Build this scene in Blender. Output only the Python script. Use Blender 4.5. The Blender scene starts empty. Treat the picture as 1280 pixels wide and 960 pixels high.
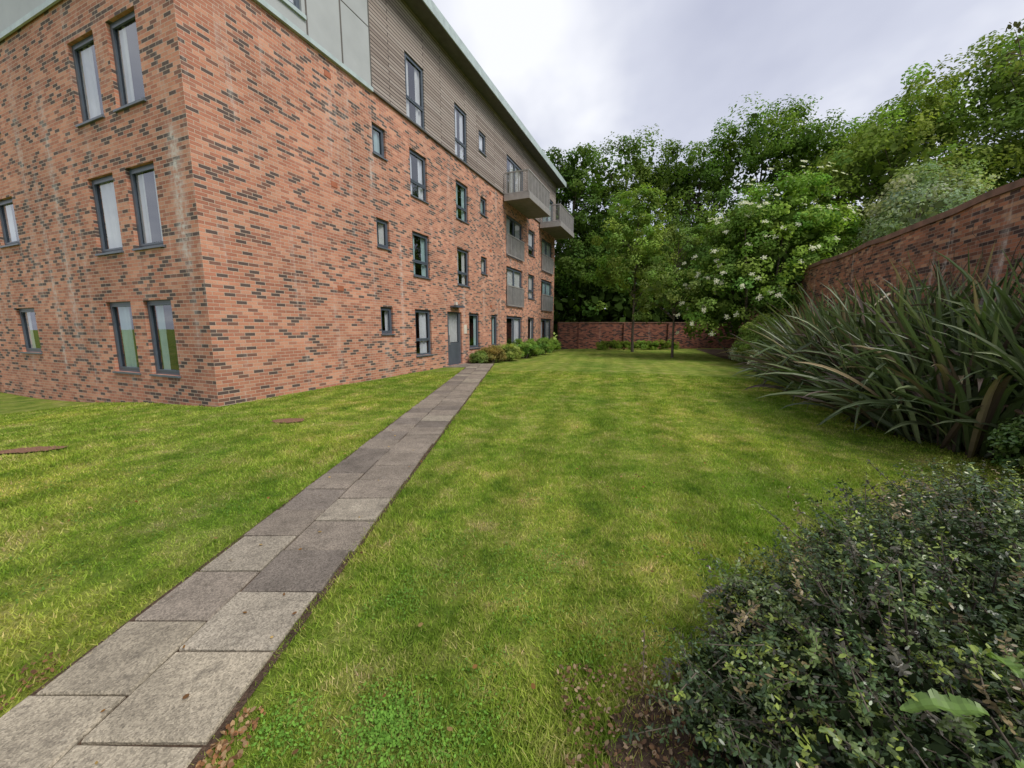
import bpy, math, numpy as np
from mathutils import Vector
R=np.random.RandomState(7)
scene=bpy.context.scene
scene.view_settings.view_transform='Standard'
scene.view_settings.look='None'
scene.view_settings.exposure=0
# ------------------------------------------------------------ helpers
def link(o,parent=None):
    scene.collection.objects.link(o)
    if parent: o.parent=parent
    return o
def empty(name,loc=(0,0,0),rz=0):
    e=bpy.data.objects.new(name,None); e.location=loc; e.rotation_euler=(0,0,rz); e.empty_display_size=.3
    return link(e)
def norm(a): return a/np.maximum(np.linalg.norm(a,axis=-1,keepdims=True),1e-9)
def fast_mesh(name,V,n,col,mat,parent=None,smooth=False):
    """V: (F*n,3) verts; every n verts a face"""
    V=np.asarray(V,dtype=np.float32).reshape(-1,3); F=len(V)//n
    me=bpy.data.meshes.new(name)
    me.vertices.add(len(V)); me.vertices.foreach_set('co',V.ravel())
    me.loops.add(len(V)); me.loops.foreach_set('vertex_index',np.arange(len(V),dtype=np.int32))
    me.polygons.add(F); me.polygons.foreach_set('loop_start',np.arange(0,len(V),n,dtype=np.int32))
    me.update(calc_edges=True)
    if col is not None:
        c=np.ones((len(V),4),dtype=np.float32); c[:,:3]=np.repeat(col,n,axis=0) if len(col)==F else col
        at=me.attributes.new('Col','FLOAT_COLOR','POINT'); at.data.foreach_set('color',c.ravel())
    me.materials.append(mat)
    return link(bpy.data.objects.new(name,me),parent)
RH=[(-.5,0),(0,-.5),(.5,0),(0,.5)]
HX=[(-.5,0),(-.2,-.42),(.2,-.42),(.5,0),(.2,.42),(-.2,.42)]
def leaves(name,C,N,L,W,col,mat,parent=None,shape=RH,A=None):
    C=np.asarray(C); n=len(C)
    N=norm(N)
    if A is None: A=R.normal(size=(n,3))
    A=norm(A-(A*N).sum(1,keepdims=True)*N); B=np.cross(N,A)
    L=np.broadcast_to(L,(n,)).reshape(-1,1,1); W=np.broadcast_to(W,(n,)).reshape(-1,1,1)
    P=np.array(shape)
    V=C[:,None,:]+A[:,None,:]*L*P[None,:,0:1]+B[:,None,:]*W*P[None,:,1:2]
    return fast_mesh(name,V,len(shape),col,mat,parent)
class MB:
    """poly mesh builder w/ uv"""
    def __init__(s): s.v=[];s.f=[];s.uv=[];s.m=[]
    def quad(s,a,b,c,d,uv=None,m=0):
        i=len(s.v); s.v+=[a,b,c,d]; s.f.append((i,i+1,i+2,i+3)); s.uv+=list(uv) if uv else [(0,0),(1,0),(1,1),(0,1)]; s.m.append(m)
    def box(s,x0,x1,y0,y1,z0,z1,m=0):
        p=[(x0,y0,z0),(x1,y0,z0),(x1,y1,z0),(x0,y1,z0),(x0,y0,z1),(x1,y0,z1),(x1,y1,z1),(x0,y1,z1)]
        for q in ((0,1,5,4),(1,2,6,5),(2,3,7,6),(3,0,4,7),(4,5,6,7),(3,2,1,0)):
            P=[p[k] for k in q]
            if q in((0,1,5,4),(2,3,7,6)): uv=[(a[0],a[2]) for a in P]
            elif q in((1,2,6,5),(3,0,4,7)): uv=[(a[1],a[2]) for a in P]
            else: uv=[(a[0],a[1]) for a in P]
            s.quad(*P,uv=uv,m=m)
    def make(s,name,mats,parent=None):
        me=bpy.data.meshes.new(name); me.from_pydata(s.v,[],s.f)
        l=me.uv_layers.new(name='UVMap'); l.data.foreach_set('uv',np.array(s.uv,dtype=np.float32).ravel())
        for m in mats: me.materials.append(m)
        me.polygons.foreach_set('material_index',s.m); me.update()
        return link(bpy.data.objects.new(name,me),parent)
def tubes(name,paths,mat,parent=None,sides=6):
    v=[];f=[]
    for pts,rad in paths:
        pts=np.array(pts,dtype=float); k=len(pts); b=len(v)
        T=np.gradient(pts,axis=0); T=norm(T)
        for i in range(k):
            u=np.cross(T[i],[0.31,0.9,0.2] if abs(T[i][1])<.8 else [1,0,0.1]); u/=np.linalg.norm(u); w=np.cross(T[i],u)
            for j in range(sides):
                a=2*math.pi*j/sides; v.append(tuple(pts[i]+rad[i]*(u*math.cos(a)+w*math.sin(a))))
        for i in range(k-1):
            for j in range(sides):
                j2=(j+1)%sides; f.append((b+i*sides+j,b+i*sides+j2,b+(i+1)*sides+j2,b+(i+1)*sides+j))
    me=bpy.data.meshes.new(name); me.from_pydata(v,[],f); me.materials.append(mat)
    me.polygons.foreach_set('use_smooth',[True]*len(f)); me.update()
    return link(bpy.data.objects.new(name,me),parent)
# ------------------------------------------------------------ materials
def newmat(name,rough=.8,spec=.3,col=None):
    m=bpy.data.materials.new(name); m.use_nodes=True; nt=m.node_tree; b=nt.nodes['Principled BSDF']
    b.inputs['Roughness'].default_value=rough; b.inputs['Specular IOR Level'].default_value=spec
    if col: b.inputs['Base Color'].default_value=(*col,1)
    return m,nt,b
def N(nt,t,**kw):
    n=nt.nodes.new(t)
    for k,v in kw.items():
        if k.startswith('i_'): n.inputs[k[2:].replace('_',' ')].default_value=v
        else: setattr(n,k,v)
    return n
def noise(nt,vec,scale,detail=4,rough=.55):
    n=N(nt,'ShaderNodeTexNoise',i_Scale=scale,i_Detail=detail,i_Roughness=rough)
    if vec: nt.links.new(vec,n.inputs['Vector'])
    return n.outputs['Fac']
def ramp(nt,fac,stops,interp='LINEAR'):
    r=nt.nodes.new('ShaderNodeValToRGB'); r.color_ramp.interpolation=interp
    e=r.color_ramp.elements
    while len(e)<len(stops): e.new(.5)
    for i,(p,c) in enumerate(stops):
        e[i].position=p; e[i].color=(*c,1) if len(c)==3 else c
    nt.links.new(fac,r.inputs[0]); return r.outputs[0]
def g(v): return (v,v,v)
def mix(nt,fac,a,b,mode='MIX'):
    m=nt.nodes.new('ShaderNodeMix'); m.data_type='RGBA'; m.blend_type=mode
    for s,i in ((fac,0),(a,6),(b,7)):
        if hasattr(s,'node'): nt.links.new(s,m.inputs[i])
        else: m.inputs[i].default_value=s if i==0 else (*s,1)
    return m.outputs[2]
def math_(nt,op,a,b=None,c=None,clamp=False):
    m=nt.nodes.new('ShaderNodeMath'); m.operation=op; m.use_clamp=clamp
    for i,s in enumerate((a,b,c)):
        if s is None: continue
        if hasattr(s,'node'): nt.links.new(s,m.inputs[i])
        else: m.inputs[i].default_value=s
    return m.outputs[0]
def bump(nt,b,h,strength=.4,dist=.02):
    n=N(nt,'ShaderNodeBump',i_Strength=strength,i_Distance=dist); nt.links.new(h,n.inputs['Height']); nt.links.new(n.outputs[0],b.inputs['Normal'])
def texco(nt,o): return nt.nodes.new('ShaderNodeTexCoord').outputs[o]
def brick_mat(name,stops,mortar,stain=.35,bw=.225,rh=.075,dirt=.5,streaks=()):
    m,nt,b=newmat(name,.85,.2); uv=texco(nt,'UV')
    br=N(nt,'ShaderNodeTexBrick',offset=.5,i_Scale=1.,i_Mortar_Size=.006,i_Mortar_Smooth=.2,i_Bias=0.,i_Brick_Width=bw,i_Row_Height=rh)
    br.inputs['Color1'].default_value=(0,0,0,1); br.inputs['Color2'].default_value=(1,1,1,1); br.inputs['Mortar'].default_value=(.5,.5,.5,1)
    nt.links.new(uv,br.inputs['Vector'])
    c=ramp(nt,br.outputs['Color'],stops,'CONSTANT')
    n1=noise(nt,uv,40,3); c=mix(nt,.35,c,ramp(nt,n1,[(.3,g(.5)),(.7,g(1.1))]),'MULTIPLY')
    n2=noise(nt,uv,.55,4); c=mix(nt,dirt,c,ramp(nt,n2,[(.35,g(.70)),(.62,g(1.15))]),'MULTIPLY')
    c=mix(nt,br.outputs['Fac'],c,mortar)
    mp=N(nt,'ShaderNodeMapping'); mp.inputs['Scale'].default_value=(2.6,.22,1); nt.links.new(uv,mp.inputs['Vector'])
    st=noise(nt,mp.outputs[0],1.,5,.65); spk=ramp(nt,noise(nt,uv,9,4),[(.4,g(.15)),(.65,g(1))])
    mk=math_(nt,'MULTIPLY',math_(nt,'MULTIPLY',ramp(nt,st,[(.56,g(0)),(.72,g(1))]),spk),stain)
    if streaks:
        sp=N(nt,'ShaderNodeSeparateXYZ'); nt.links.new(uv,sp.inputs[0])
        for (u0,w,z0,z1,am) in streaks:
            a=math_(nt,'SUBTRACT',1.,math_(nt,'DIVIDE',math_(nt,'ABSOLUTE',math_(nt,'SUBTRACT',sp.outputs[0],u0)),w),clamp=True)
            zc,zh=(z0+z1)/2,(z1-z0)/2
            bz=math_(nt,'MULTIPLY',math_(nt,'SUBTRACT',1.,math_(nt,'DIVIDE',math_(nt,'ABSOLUTE',math_(nt,'SUBTRACT',sp.outputs[1],zc)),zh),clamp=True),3.,clamp=True)
            mk=math_(nt,'ADD',mk,math_(nt,'MULTIPLY',math_(nt,'MULTIPLY',math_(nt,'MULTIPLY',a,bz),spk),am),clamp=True)
    c=mix(nt,mk,c,(.66,.62,.57))
    nt.links.new(c,b.inputs['Base Color'])
    h=math_(nt,'SUBTRACT',math_(nt,'MULTIPLY',n1,.35),br.outputs['Fac'])
    bump(nt,b,h,.5,.008)
    return m
LU=-99.9
M_brick=brick_mat('brick_red_multi',[(0,(.13,.095,.085)),(.15,(.24,.125,.095)),(.24,(.45,.19,.125)),(.40,(.58,.265,.17)),(.6,(.50,.215,.14)),(.74,(.63,.315,.21)),(.9,(.45,.205,.14))],(.52,.41,.32),.6,dirt=.65,
  streaks=[(6.05,.11,.3,4.9,.6),(5.2,.3,-.2,1.4,.25),(10.2,.12,.2,3.4,.4),(2.2,.1,.5,3,.2),(LU+.5,.3,2.7,5.6,.95),(LU+.42,.16,1.,3.4,.4),(LU+5.4,.22,.5,7.5,.55),(LU+6.3,.15,0,6.,.45),(LU+4.5,.12,.2,5,.35),(LU+6.9,.2,2,8,.3)])
M_oldbrick=brick_mat('brick_old',[(0,(.08,.05,.045)),(.18,(.22,.10,.065)),(.4,(.40,.17,.10)),(.65,(.29,.13,.085)),(.85,(.47,.26,.16))],(.27,.21,.17),.9,dirt=1.)
M_backbrick=brick_mat('brick_garden_wall',[(0,(.06,.035,.035)),(.25,(.18,.07,.055)),(.5,(.29,.105,.07)),(.8,(.36,.14,.09))],(.2,.14,.11),.3)
M_cop,nt,b=newmat('coping_brick',.9,.2); c=ramp(nt,noise(nt,texco(nt,'Object'),3,5),[(.3,(.12,.08,.06)),(.7,(.3,.17,.13))]); nt.links.new(c,b.inputs['Base Color'])
M_timber,nt,b=newmat('weathered_timber',.8,.2); uv=texco(nt,'UV')
br=N(nt,'ShaderNodeTexBrick',offset=.37,i_Scale=1.,i_Mortar_Size=.012,i_Mortar_Smooth=.1,i_Brick_Width=2.9,i_Row_Height=.105)
br.inputs['Color1'].default_value=(0,0,0,1);br.inputs['Color2'].default_value=(1,1,1,1);nt.links.new(uv,br.inputs['Vector'])
mp=N(nt,'ShaderNodeMapping'); mp.inputs['Scale'].default_value=(1.2,30,1); nt.links.new(uv,mp.inputs['Vector'])
c=ramp(nt,br.outputs['Color'],[(0,(.27,.22,.195)),(.5,(.37,.31,.275)),(1,(.44,.385,.35))])
c=mix(nt,.5,c,ramp(nt,noise(nt,mp.outputs[0],2,4),[(.3,g(.6)),(.7,g(1.1))]),'MULTIPLY')
c=mix(nt,br.outputs['Fac'],c,(.04,.03,.028)); nt.links.new(c,b.inputs['Base Color'])
bump(nt,b,math_(nt,'SUBTRACT',1,br.outputs['Fac']),.7,.02)
def simple(name,col,rough=.5,spec=.5,metal=0,var=.15,sc=4):
    m,nt,b=newmat(name,rough,spec); b.inputs['Metallic'].default_value=metal
    c=mix(nt,1.,col,ramp(nt,noise(nt,texco(nt,'Object'),sc,3),[(.3,g(1-var)),(.7,g(1+var))]),'MULTIPLY'); nt.links.new(c,b.inputs['Base Color']); return m
M_panel=simple('grey_metal_panel',(.40,.42,.42),.45,.4,0,.07,1.5)
M_fascia=simple('fascia_metal',(.42,.50,.50),.4,.5)
M_soffit=simple('soffit',(.12,.11,.10),.8)
M_roof=simple('roof_sheet',(.2,.21,.22),.5)
M_frame=simple('window_frame_grey',(.08,.10,.13),.4,.5,0,.1)
M_sill=simple('window_sill',(.11,.13,.155),.4)
M_rail=simple('galvanised_rail',(.40,.38,.37),.45,.5,.3)
M_balc=simple('balcony_slab',(.2,.18,.17),.7)
M_door=simple('door_panel',(.08,.095,.115),.4)
M_dark=simple('dark_room',(.025,.026,.028),.9)
M_vent=simple('terracotta_vent',(.36,.12,.06),.8)
M_cream=simple('cream_paint',(.6,.55,.47),.6)
def curtain_mat(name,col): return simple(name,col,.9,.1,0,.08,3)
M_curt=[curtain_mat('curtain_cream',(.74,.74,.72)),curtain_mat('curtain_teal',(.46,.62,.61)),curtain_mat('blind_white',(.8,.82,.85))]
m=bpy.data.materials.new('window_glass'); m.use_nodes=True; nt=m.node_tree; nt.nodes.clear()
o=N(nt,'ShaderNodeOutputMaterial'); mx=N(nt,'ShaderNodeMixShader'); gl=N(nt,'ShaderNodeBsdfGlossy',i_Roughness=.01); tr=N(nt,'ShaderNodeBsdfTransparent'); tr.inputs[0].default_value=(.8,.82,.84,1)
lw=N(nt,'ShaderNodeLayerWeight',i_Blend=.5); ad=math_(nt,'ADD',math_(nt,'MULTIPLY',math_(nt,'POWER',lw.outputs['Facing'],3.),.6),.13)
gl.inputs[0].default_value=(.9,.92,.97,1)
nt.links.new(ad,mx.inputs[0]); nt.links.new(tr.outputs[0],mx.inputs[1]); nt.links.new(gl.outputs[0],mx.inputs[2]); nt.links.new(mx.outputs[0],o.inputs[0])
M_glass=m
def leaf_mat(name,trans=.3,rough=None,spec=.35,colorfn=None):
    m=bpy.data.materials.new(name); m.use_nodes=True; nt=m.node_tree; b=nt.nodes['Principled BSDF']; ci='Base Color'
    if rough is None:
        nt.nodes.remove(b); b=N(nt,'ShaderNodeBsdfDiffuse'); ci='Color'
    else: b.inputs['Roughness'].default_value=rough; b.inputs['Specular IOR Level'].default_value=spec
    a=N(nt,'ShaderNodeAttribute',attribute_name='Col').outputs['Color']
    if colorfn: a=mix(nt,1.,colorfn(nt),a,'MULTIPLY')
    nt.links.new(a,b.inputs[ci])
    t=N(nt,'ShaderNodeBsdfTranslucent'); nt.links.new(mix(nt,1.,a,(1.3,1.45,.6),'MULTIPLY'),t.inputs[0])
    mx=N(nt,'ShaderNodeMixShader'); mx.inputs[0].default_value=trans
    nt.links.new(b.outputs[0],mx.inputs[1]); nt.links.new(t.outputs[0],mx.inputs[2]); nt.links.new(mx.outputs[0],nt.nodes['Material Output'].inputs[0])
    return m
M_leaf=leaf_mat('foliage'); M_gloss=leaf_mat('foliage_glossy',.12,.34,.5); M_flax=leaf_mat('flax_leaf',.08,.42,.45); M_flower=leaf_mat('blossom',.3); M_dock=leaf_mat('dock_leaf',.25,.4,.4)
M_bark,nt,b=newmat('bark',.95,.1); o_=texco(nt,'Object'); nn=noise(nt,o_,14,3); nt.links.new(ramp(nt,nn,[(.3,(.06,.05,.04)),(.7,(.18,.15,.12))]),b.inputs['Base Color'])
def lawn_col(nt,k=1.):
    o=texco(nt,'Object')
    big=noise(nt,o,.45,2,.6); mid=noise(nt,o,2.3,4,.75)
    c=ramp(nt,mid,[(.30,(.105,.185,.026)),(.42,(.185,.27,.036)),(.53,(.27,.33,.06)),(.64,(.37,.37,.115)),(.75,(.45,.39,.18))])
    c=mix(nt,.85,c,ramp(nt,big,[(.32,(.62,.78,.62)),(.5,(1,1,1)),(.68,(1.25,1.12,1.15))]),'MULTIPLY')
    mp=N(nt,'ShaderNodeMapping'); mp.inputs['Rotation'].default_value=(0,0,math.radians(14)); nt.links.new(o,mp.inputs['Vector'])
    w=N(nt,'ShaderNodeTexWave',i_Scale=.36,i_Distortion=1.3,i_Detail=2.,i_Detail_Scale=.8); w.bands_direction='X'; nt.links.new(mp.outputs[0],w.inputs['Vector'])
    c=mix(nt,.42,c,ramp(nt,w.outputs['Fac'],[(.3,g(.80)),(.7,g(1.14))]),'MULTIPLY')
    if k!=1: c=mix(nt,1.,c,g(k),'MULTIPLY')
    return c,o
M_lawn,nt,b=newmat('lawn_grass',.95,.08); c,o_=lawn_col(nt,.98)
fine=noise(nt,o_,28,4,.7); f2=noise(nt,o_,110,3,.8)
c=mix(nt,.8,c,ramp(nt,fine,[(.3,g(.6)),(.7,g(1.22))]),'MULTIPLY'); c=mix(nt,.7,c,ramp(nt,f2,[(.3,g(.45)),(.7,g(1.3))]),'MULTIPLY')
nt.links.new(c,b.inputs['Base Color']); bump(nt,b,math_(nt,'ADD',f2,fine),.8,.03)
M_blade=leaf_mat('grass_blade',.35,colorfn=lambda nt:lawn_col(nt,1.1)[0])
M_soil,nt,b=newmat('soil',.95,.1); o_=texco(nt,'Object'); n1=noise(nt,o_,9,6,.7); n2=noise(nt,o_,60,4,.7)
c=mix(nt,.7,ramp(nt,n1,[(.3,(.07,.05,.035)),(.6,(.15,.10,.07)),(.8,(.24,.17,.12))]),ramp(nt,n2,[(.3,g(.4)),(.7,g(1.3))]),'MULTIPLY'); nt.links.new(c,b.inputs['Base Color']); bump(nt,b,math_(nt,'ADD',n1,n2),1.,.03)
M_slab,nt,b=newmat('paving_slab',.9,.2); o_=texco(nt,'Object'); at=N(nt,'ShaderNodeAttribute',attribute_name='Col').outputs['Color']
n1=noise(nt,o_,4,6,.7); n2=noise(nt,o_,150,3,.8)
vo=N(nt,'ShaderNodeTexVoronoi',i_Scale=130.); nt.links.new(o_,vo.inputs['Vector'])
c=mix(nt,.8,at,ramp(nt,n1,[(.3,g(.62)),(.7,g(1.18))]),'MULTIPLY')
c=mix(nt,.75,c,ramp(nt,vo.outputs['Color'],[(.1,g(.5)),(.8,g(1.35))]),'MULTIPLY')
c=mix(nt,.5,c,ramp(nt,n2,[(.3,g(.5)),(.7,g(1.3))]),'MULTIPLY')
lich=ramp(nt,noise(nt,o_,9,6,.75),[(.54,g(0)),(.68,g(.6))]); c=mix(nt,lich,c,(.11,.095,.075))
moss=ramp(nt,noise(nt,o_,21,4,.7),[(.66,g(0)),(.74,g(.5))]); c=mix(nt,moss,c,(.34,.33,.28))
nt.links.new(c,b.inputs['Base Color']); bump(nt,b,math_(nt,'ADD',n2,vo.outputs['Distance']),.6,.006)
# ------------------------------------------------------------ world, sun
w=bpy.data.worlds.new('World'); scene.world=w; w.use_nodes=True; nt=w.node_tree; bg=nt.nodes['Background']; bg.inputs[1].default_value=.126
sky=N(nt,'ShaderNodeTexSky',sky_type='NISHITA',sun_disc=False,sun_elevation=math.radians(50),sun_rotation=math.radians(125))
tc=nt.nodes.new('ShaderNodeTexCoord').outputs['Generated']
sep=N(nt,'ShaderNodeSeparateXYZ'); nt.links.new(tc,sep.inputs[0])
zz=math_(nt,'ADD',math_(nt,'MAXIMUM',sep.outputs[2],0.),.22)
cb=N(nt,'ShaderNodeCombineXYZ'); nt.links.new(math_(nt,'DIVIDE',sep.outputs[0],zz),cb.inputs[0]); nt.links.new(math_(nt,'DIVIDE',sep.outputs[1],zz),cb.inputs[1])
mp=N(nt,'ShaderNodeMapping'); mp.inputs['Scale'].default_value=(.9,.7,1); mp.inputs['Rotation'].default_value=(0,0,.5); mp.inputs['Location'].default_value=(2.2,.6,0); nt.links.new(cb.outputs[0],mp.inputs['Vector'])
cl=noise(nt,mp.outputs[0],1.2,5,.52)
cc=ramp(nt,cl,[(.32,(.44,.46,.57)),(.5,(.58,.60,.695)),(.64,(.85,.86,.90))])
cc=mix(nt,1.,cc,(10.,10.,10.),'MULTIPLY')
nt.links.new(mix(nt,.9,sky.outputs[0],cc),bg.inputs[0])
sd=bpy.data.lights.new('sun','SUN'); sd.energy=2.9; sd.angle=math.radians(22); sd.color=(1,.95,.87)
so=link(bpy.data.objects.new('sun',sd)); az=math.radians(125); el=math.radians(50)
dv=Vector((math.sin(az)*math.cos(el),math.cos(az)*math.cos(el),math.sin(el))); so.rotation_euler=dv.to_track_quat('Z','Y').to_euler()
# ------------------------------------------------------------ camera
cam=bpy.data.cameras.new('camera'); cam.sensor_width=36; cam.lens=481/1280*36; cam.clip_end=2000; cam.clip_start=.05
co=link(bpy.data.objects.new('camera',cam)); co.location=(0,0,1.6); co.rotation_euler=(math.radians(90)-math.atan(70/481),0,0); scene.camera=co
# ------------------------------------------------------------ ground
def sst(t): t=np.clip(t,0,1); return t*t*(3-2*t)
def gz(x,y):
    x=np.asarray(x,float);y=np.asarray(y,float)
    return -.42*sst((-x-5.)/9.)*sst((y-3)/5.) + .012*np.sin(x*1.3+.5)*np.sin(y*.9)*sst((np.abs(x+1.45)-.7)/1.)
xs=np.concatenate([[-600,-250,-90,-45],np.arange(-25,25.01,.4),[45,90,250,600]]); ys=np.concatenate([[-600,-200,-60,-20],np.arange(-8,36.01,.4),[50,90,250,600]])
X,Y=np.meshgrid(xs,ys); Z=gz(X,Y); nx=len(xs)
V=np.stack([X,Y,Z],-1).reshape(-1,3)
F=[(j*nx+i,j*nx+i+1,(j+1)*nx+i+1,(j+1)*nx+i) for j in range(len(ys)-1) for i in range(nx-1)]
me=bpy.data.meshes.new('lawn'); me.from_pydata(V.tolist(),[],F); me.materials.append(M_lawn); me.polygons.foreach_set('use_smooth',[True]*len(F)); link(bpy.data.objects.new('lawn',me))
def blob(name,poly,z,mat,jit=.05,sub=8):
    P=np.array(poly,float); out=[]
    for i in range(len(P)):
        a,b_=P[i],P[(i+1)%len(P)]
        for k in range(sub):
            out.append(a+(b_-a)*k/sub+R.normal(0,jit,2))
    c=np.mean(out,0); v=[(c[0],c[1],float(gz(*c))+z)]+[(q[0],q[1],float(gz(*q))+z) for q in out]; n=len(out)
    me=bpy.data.meshes.new(name); me.from_pydata(v,[],[(0,1+i,1+(i+1)%n) for i in range(n)]); me.materials.append(mat); return link(bpy.data.objects.new(name,me))
bed1=[(.3,.3),(.3,1.1),(.45,1.35),(.85,1.55),(1.3,2.0),(2.1,2.6),(3.3,3.0),(4.5,2.5),(4,.3)]
blob('soil_bed',bed1,.016,M_soil,.035)
bedL=[(5.2,2.2),(5.75,3.9),(5.95,4.9),(6.1,6.3),(7.0,8.5),(8.5,11.2),(9.7,14),(10.8,18),(11.2,20.5),(12.3,24),(14,29.5)]
v=[];f=[]
for i,(x,y) in enumerate(bedL): v+=[(x,y,.016),(x+6,y-1,.016)]
for i in range(len(bedL)-1): f.append((2*i,2*i+1,2*i+3,2*i+2))
me=bpy.data.meshes.new('soil_border'); me.from_pydata(v,[],f); me.materials.append(M_soil); link(bpy.data.objects.new('soil_border',me))
def patch(name,x,y,rx,ry,rot,mat,z=.022):
    P=[(x+rx*math.cos(a)*math.cos(rot)-ry*math.sin(a)*math.sin(rot),y+rx*math.cos(a)*math.sin(rot)+ry*math.sin(a)*math.cos(rot)) for a in np.linspace(0,2*math.pi,12,endpoint=False)]
    blob(name,P,z,mat,.02,3)
M_rsoil=simple('red_gravel',(.2,.11,.07),.95,.1,0,.5,60)
patch('bare_soil_patch',-3.87,6.5,.28,.16,0,M_rsoil); patch('bare_soil_patch',-6.35,4.85,.42,.14,.25,M_rsoil)
# ------------------------------------------------------------ path
def pl(y): return -2.08+ (y-1.4)*.0155
def pr(y): return -1.175+(y-1.2)*.0225
v=[];f=[]
ysp=np.arange(-1.,17.6,.4)
for y in ysp: v+=[(pl(y)-.03,y,.012),(pr(y)+.03,y,.012)]
f=[(2*i,2*i+1,2*i+3,2*i+2) for i in range(len(ysp)-1)]
me=bpy.data.meshes.new('path_bedding'); me.from_pydata(v,[],f); me.materials.append(M_soil); bed_o=bpy.data.objects.new('path_bedding',me)
path=empty('paving_path'); link(bed_o,path)
sv=[];sc=[]
def slab(x0,x1,y0,y1,col):
    gp=.005; x0+=gp;x1-=gp;y0+=gp;y1-=gp; t=.03+R.uniform(-.004,.005); tx,ty=R.normal(0,.0025,2)
    if x0>x1: return
    r=.008
    z00,z10,z11,z01=t-tx-ty,t+tx-ty,t+tx+ty,t-tx+ty
    j=lambda:R.normal(0,.003)
    top=[(x0+r+j(),y0+r,z00),(x1-r+j(),y0+r,z10),(x1-r+j(),y1-r,z11),(x0+r+j(),y1-r,z01)]
    mid=[(x0,y0,z00-r),(x1,y0,z10-r),(x1,y1,z11-r),(x0,y1,z01-r)]
    bot=[(a[0],a[1],-.01) for a in mid]
    sv.extend(top); sc.extend([col]*1)
    for k in range(4):
        k2=(k+1)%4
        sv.extend([mid[k],mid[k2],top[k2],top[k]]); sv.extend([bot[k],bot[k2],mid[k2],mid[k]]); sc.extend([col]*2)
def slabcol(y):
    rr=R.rand(); base=np.array([.27,.23,.185]) if rr<.6 else (np.array([.21,.18,.15]) if rr<.85 else np.array([.34,.30,.235]))
    if y<1.6: base=np.array([.39,.34,.255])
    return base*R.uniform(.88,1.1)
y=-.62
while y<17.2:
    yl=y; h=.43 if y>1.2 else .52
    m=lambda q:pl(q)+(pr(q)-pl(q))*.46
    slab(pl(yl)+R.normal(0,.008),m(yl),yl,yl+h,slabcol(yl)); o2=.2
    slab(m(yl),pr(yl)+R.normal(0,.008),yl-o2,yl-o2+h,slabcol(yl)); y+=h
for i in range(3):
    for j in range(4):
        yy=15.7+j*.5
        xa=-2.85+.21*j+i*.4; xb=min(xa+.4,pl(yy)); 
        if xb-xa>.1: slab(xa,xb,yy,yy+.5,slabcol(5))
fast_mesh('slabs',sv,4,np.array(sc),M_slab,path)
# ------------------------------------------------------------ apartment building
ANG=math.atan2(.92343,.38376)
B=empty('apartment_building',(-6.05,7.79,0),ANG)
LX,LY=24.1,13.; ZC=8.49; ZT=11.95
S=[(4.95,5.53),(6.72,7.72),(9.75,10.78),(11.95,12.6),(14.97,17.4),(18.4,19.6),(21.,23.5)]
front=[]
for zb in (2.27,4.96,7.65):
    gfl=zb<3
    front.append((*S[0],zb-.86,zb,'small'))
    front.append((*S[1],zb-(1.67 if gfl else 1.52),zb,'tall'))
    if gfl:
        front.append((8.87,10.03,.04,2.27,'door')); front.append((10.7,11.7,.68,zb,'plain')); front.append((13.02,13.77,.68,zb,'plain'))
        front.append((14.97,17.3,.1,zb,'french')); front.append((*S[5],.7,zb,'plain')); front.append((21.,23.5,.1,zb,'french'))
    else:
        front.append((*S[2],zb-1.52,zb,'tall')); front.append((*S[3],zb-.78,zb,'small'))
        front.append((*S[4],zb-2.15,zb,'juliet')); front.append((*S[5],zb-1.5,zb,'tall')); front.append((*S[6],zb-2.15,zb,'juliet'))
zb=10.5
top=[(.45,2.7,8.95,zb,'triple'),(6.6,7.65,8.53,zb,'tall'),(9.7,10.7,8.53,zb,'tall'),(11.8,12.5,9.55,10.4,'small'),(14.97,17.4,8.53,zb+.1,'french'),(18.5,19.4,8.9,zb,'plain'),(21.,23.5,8.53,zb+.1,'french')]
left=[]
for zb in (2.2,4.92,7.66):
    left+=[(1.22,2.27,zb-1.63,zb,'case'),(2.77,3.84,zb-1.63,zb,'case')]
left+=[(7.6,8.8,.92,2.15,'case'),(7.75,8.95,3.85,5.05,'case'),(7.75,8.95,6.6,7.7,'case')]
def wall(mb,L,z0,z1,holes,P,dep=.12,m=0,uvf=lambda a,z:(a,z),x0=0.):
    xs_=sorted({x0,L}|{h[0] for h in holes}|{h[1] for h in holes}); zs_=sorted({z0,z1}|{h[2] for h in holes}|{h[3] for h in holes})
    for i in range(len(xs_)-1):
        for j in range(len(zs_)-1):
            a,b_,c,d=xs_[i],xs_[i+1],zs_[j],zs_[j+1]; mx_,mz=(a+b_)/2,(c+d)/2
            if any(h[0]<mx_<h[1] and h[2]<mz<h[3] for h in holes): continue
            mb.quad(P(a,0,c),P(b_,0,c),P(b_,0,d),P(a,0,d),[uvf(a,c),uvf(b_,c),uvf(b_,d),uvf(a,d)],m)
    for h in holes:
        a,b_,c,d=h[:4]
        for (p,q) in (((a,c),(a,d)),((a,d),(b_,d)),((b_,d),(b_,c)),((b_,c),(a,c))):
            vert=abs(p[0]-q[0])<1e-6
            mb.quad(P(p[0],0,p[1]),P(q[0],0,q[1]),P(q[0],dep,q[1]),P(p[0],dep,p[1]),[(p[0],p[1]),(q[0],q[1]),(q[0]+dep,q[1]),(p[0]+dep,p[1])] if vert else [(p[0],0),(q[0],0),(q[0],dep),(p[0],dep)],m)
PF=lambda a,d,z:(a,d,z); PL=lambda a,d,z:(d,a,z)
mb=MB()
wall(mb,LX,-.8,ZC,front,PF); wall(mb,LY,-.8,ZC,left,PL,uvf=lambda a,z:(a+LU,z))
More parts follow.
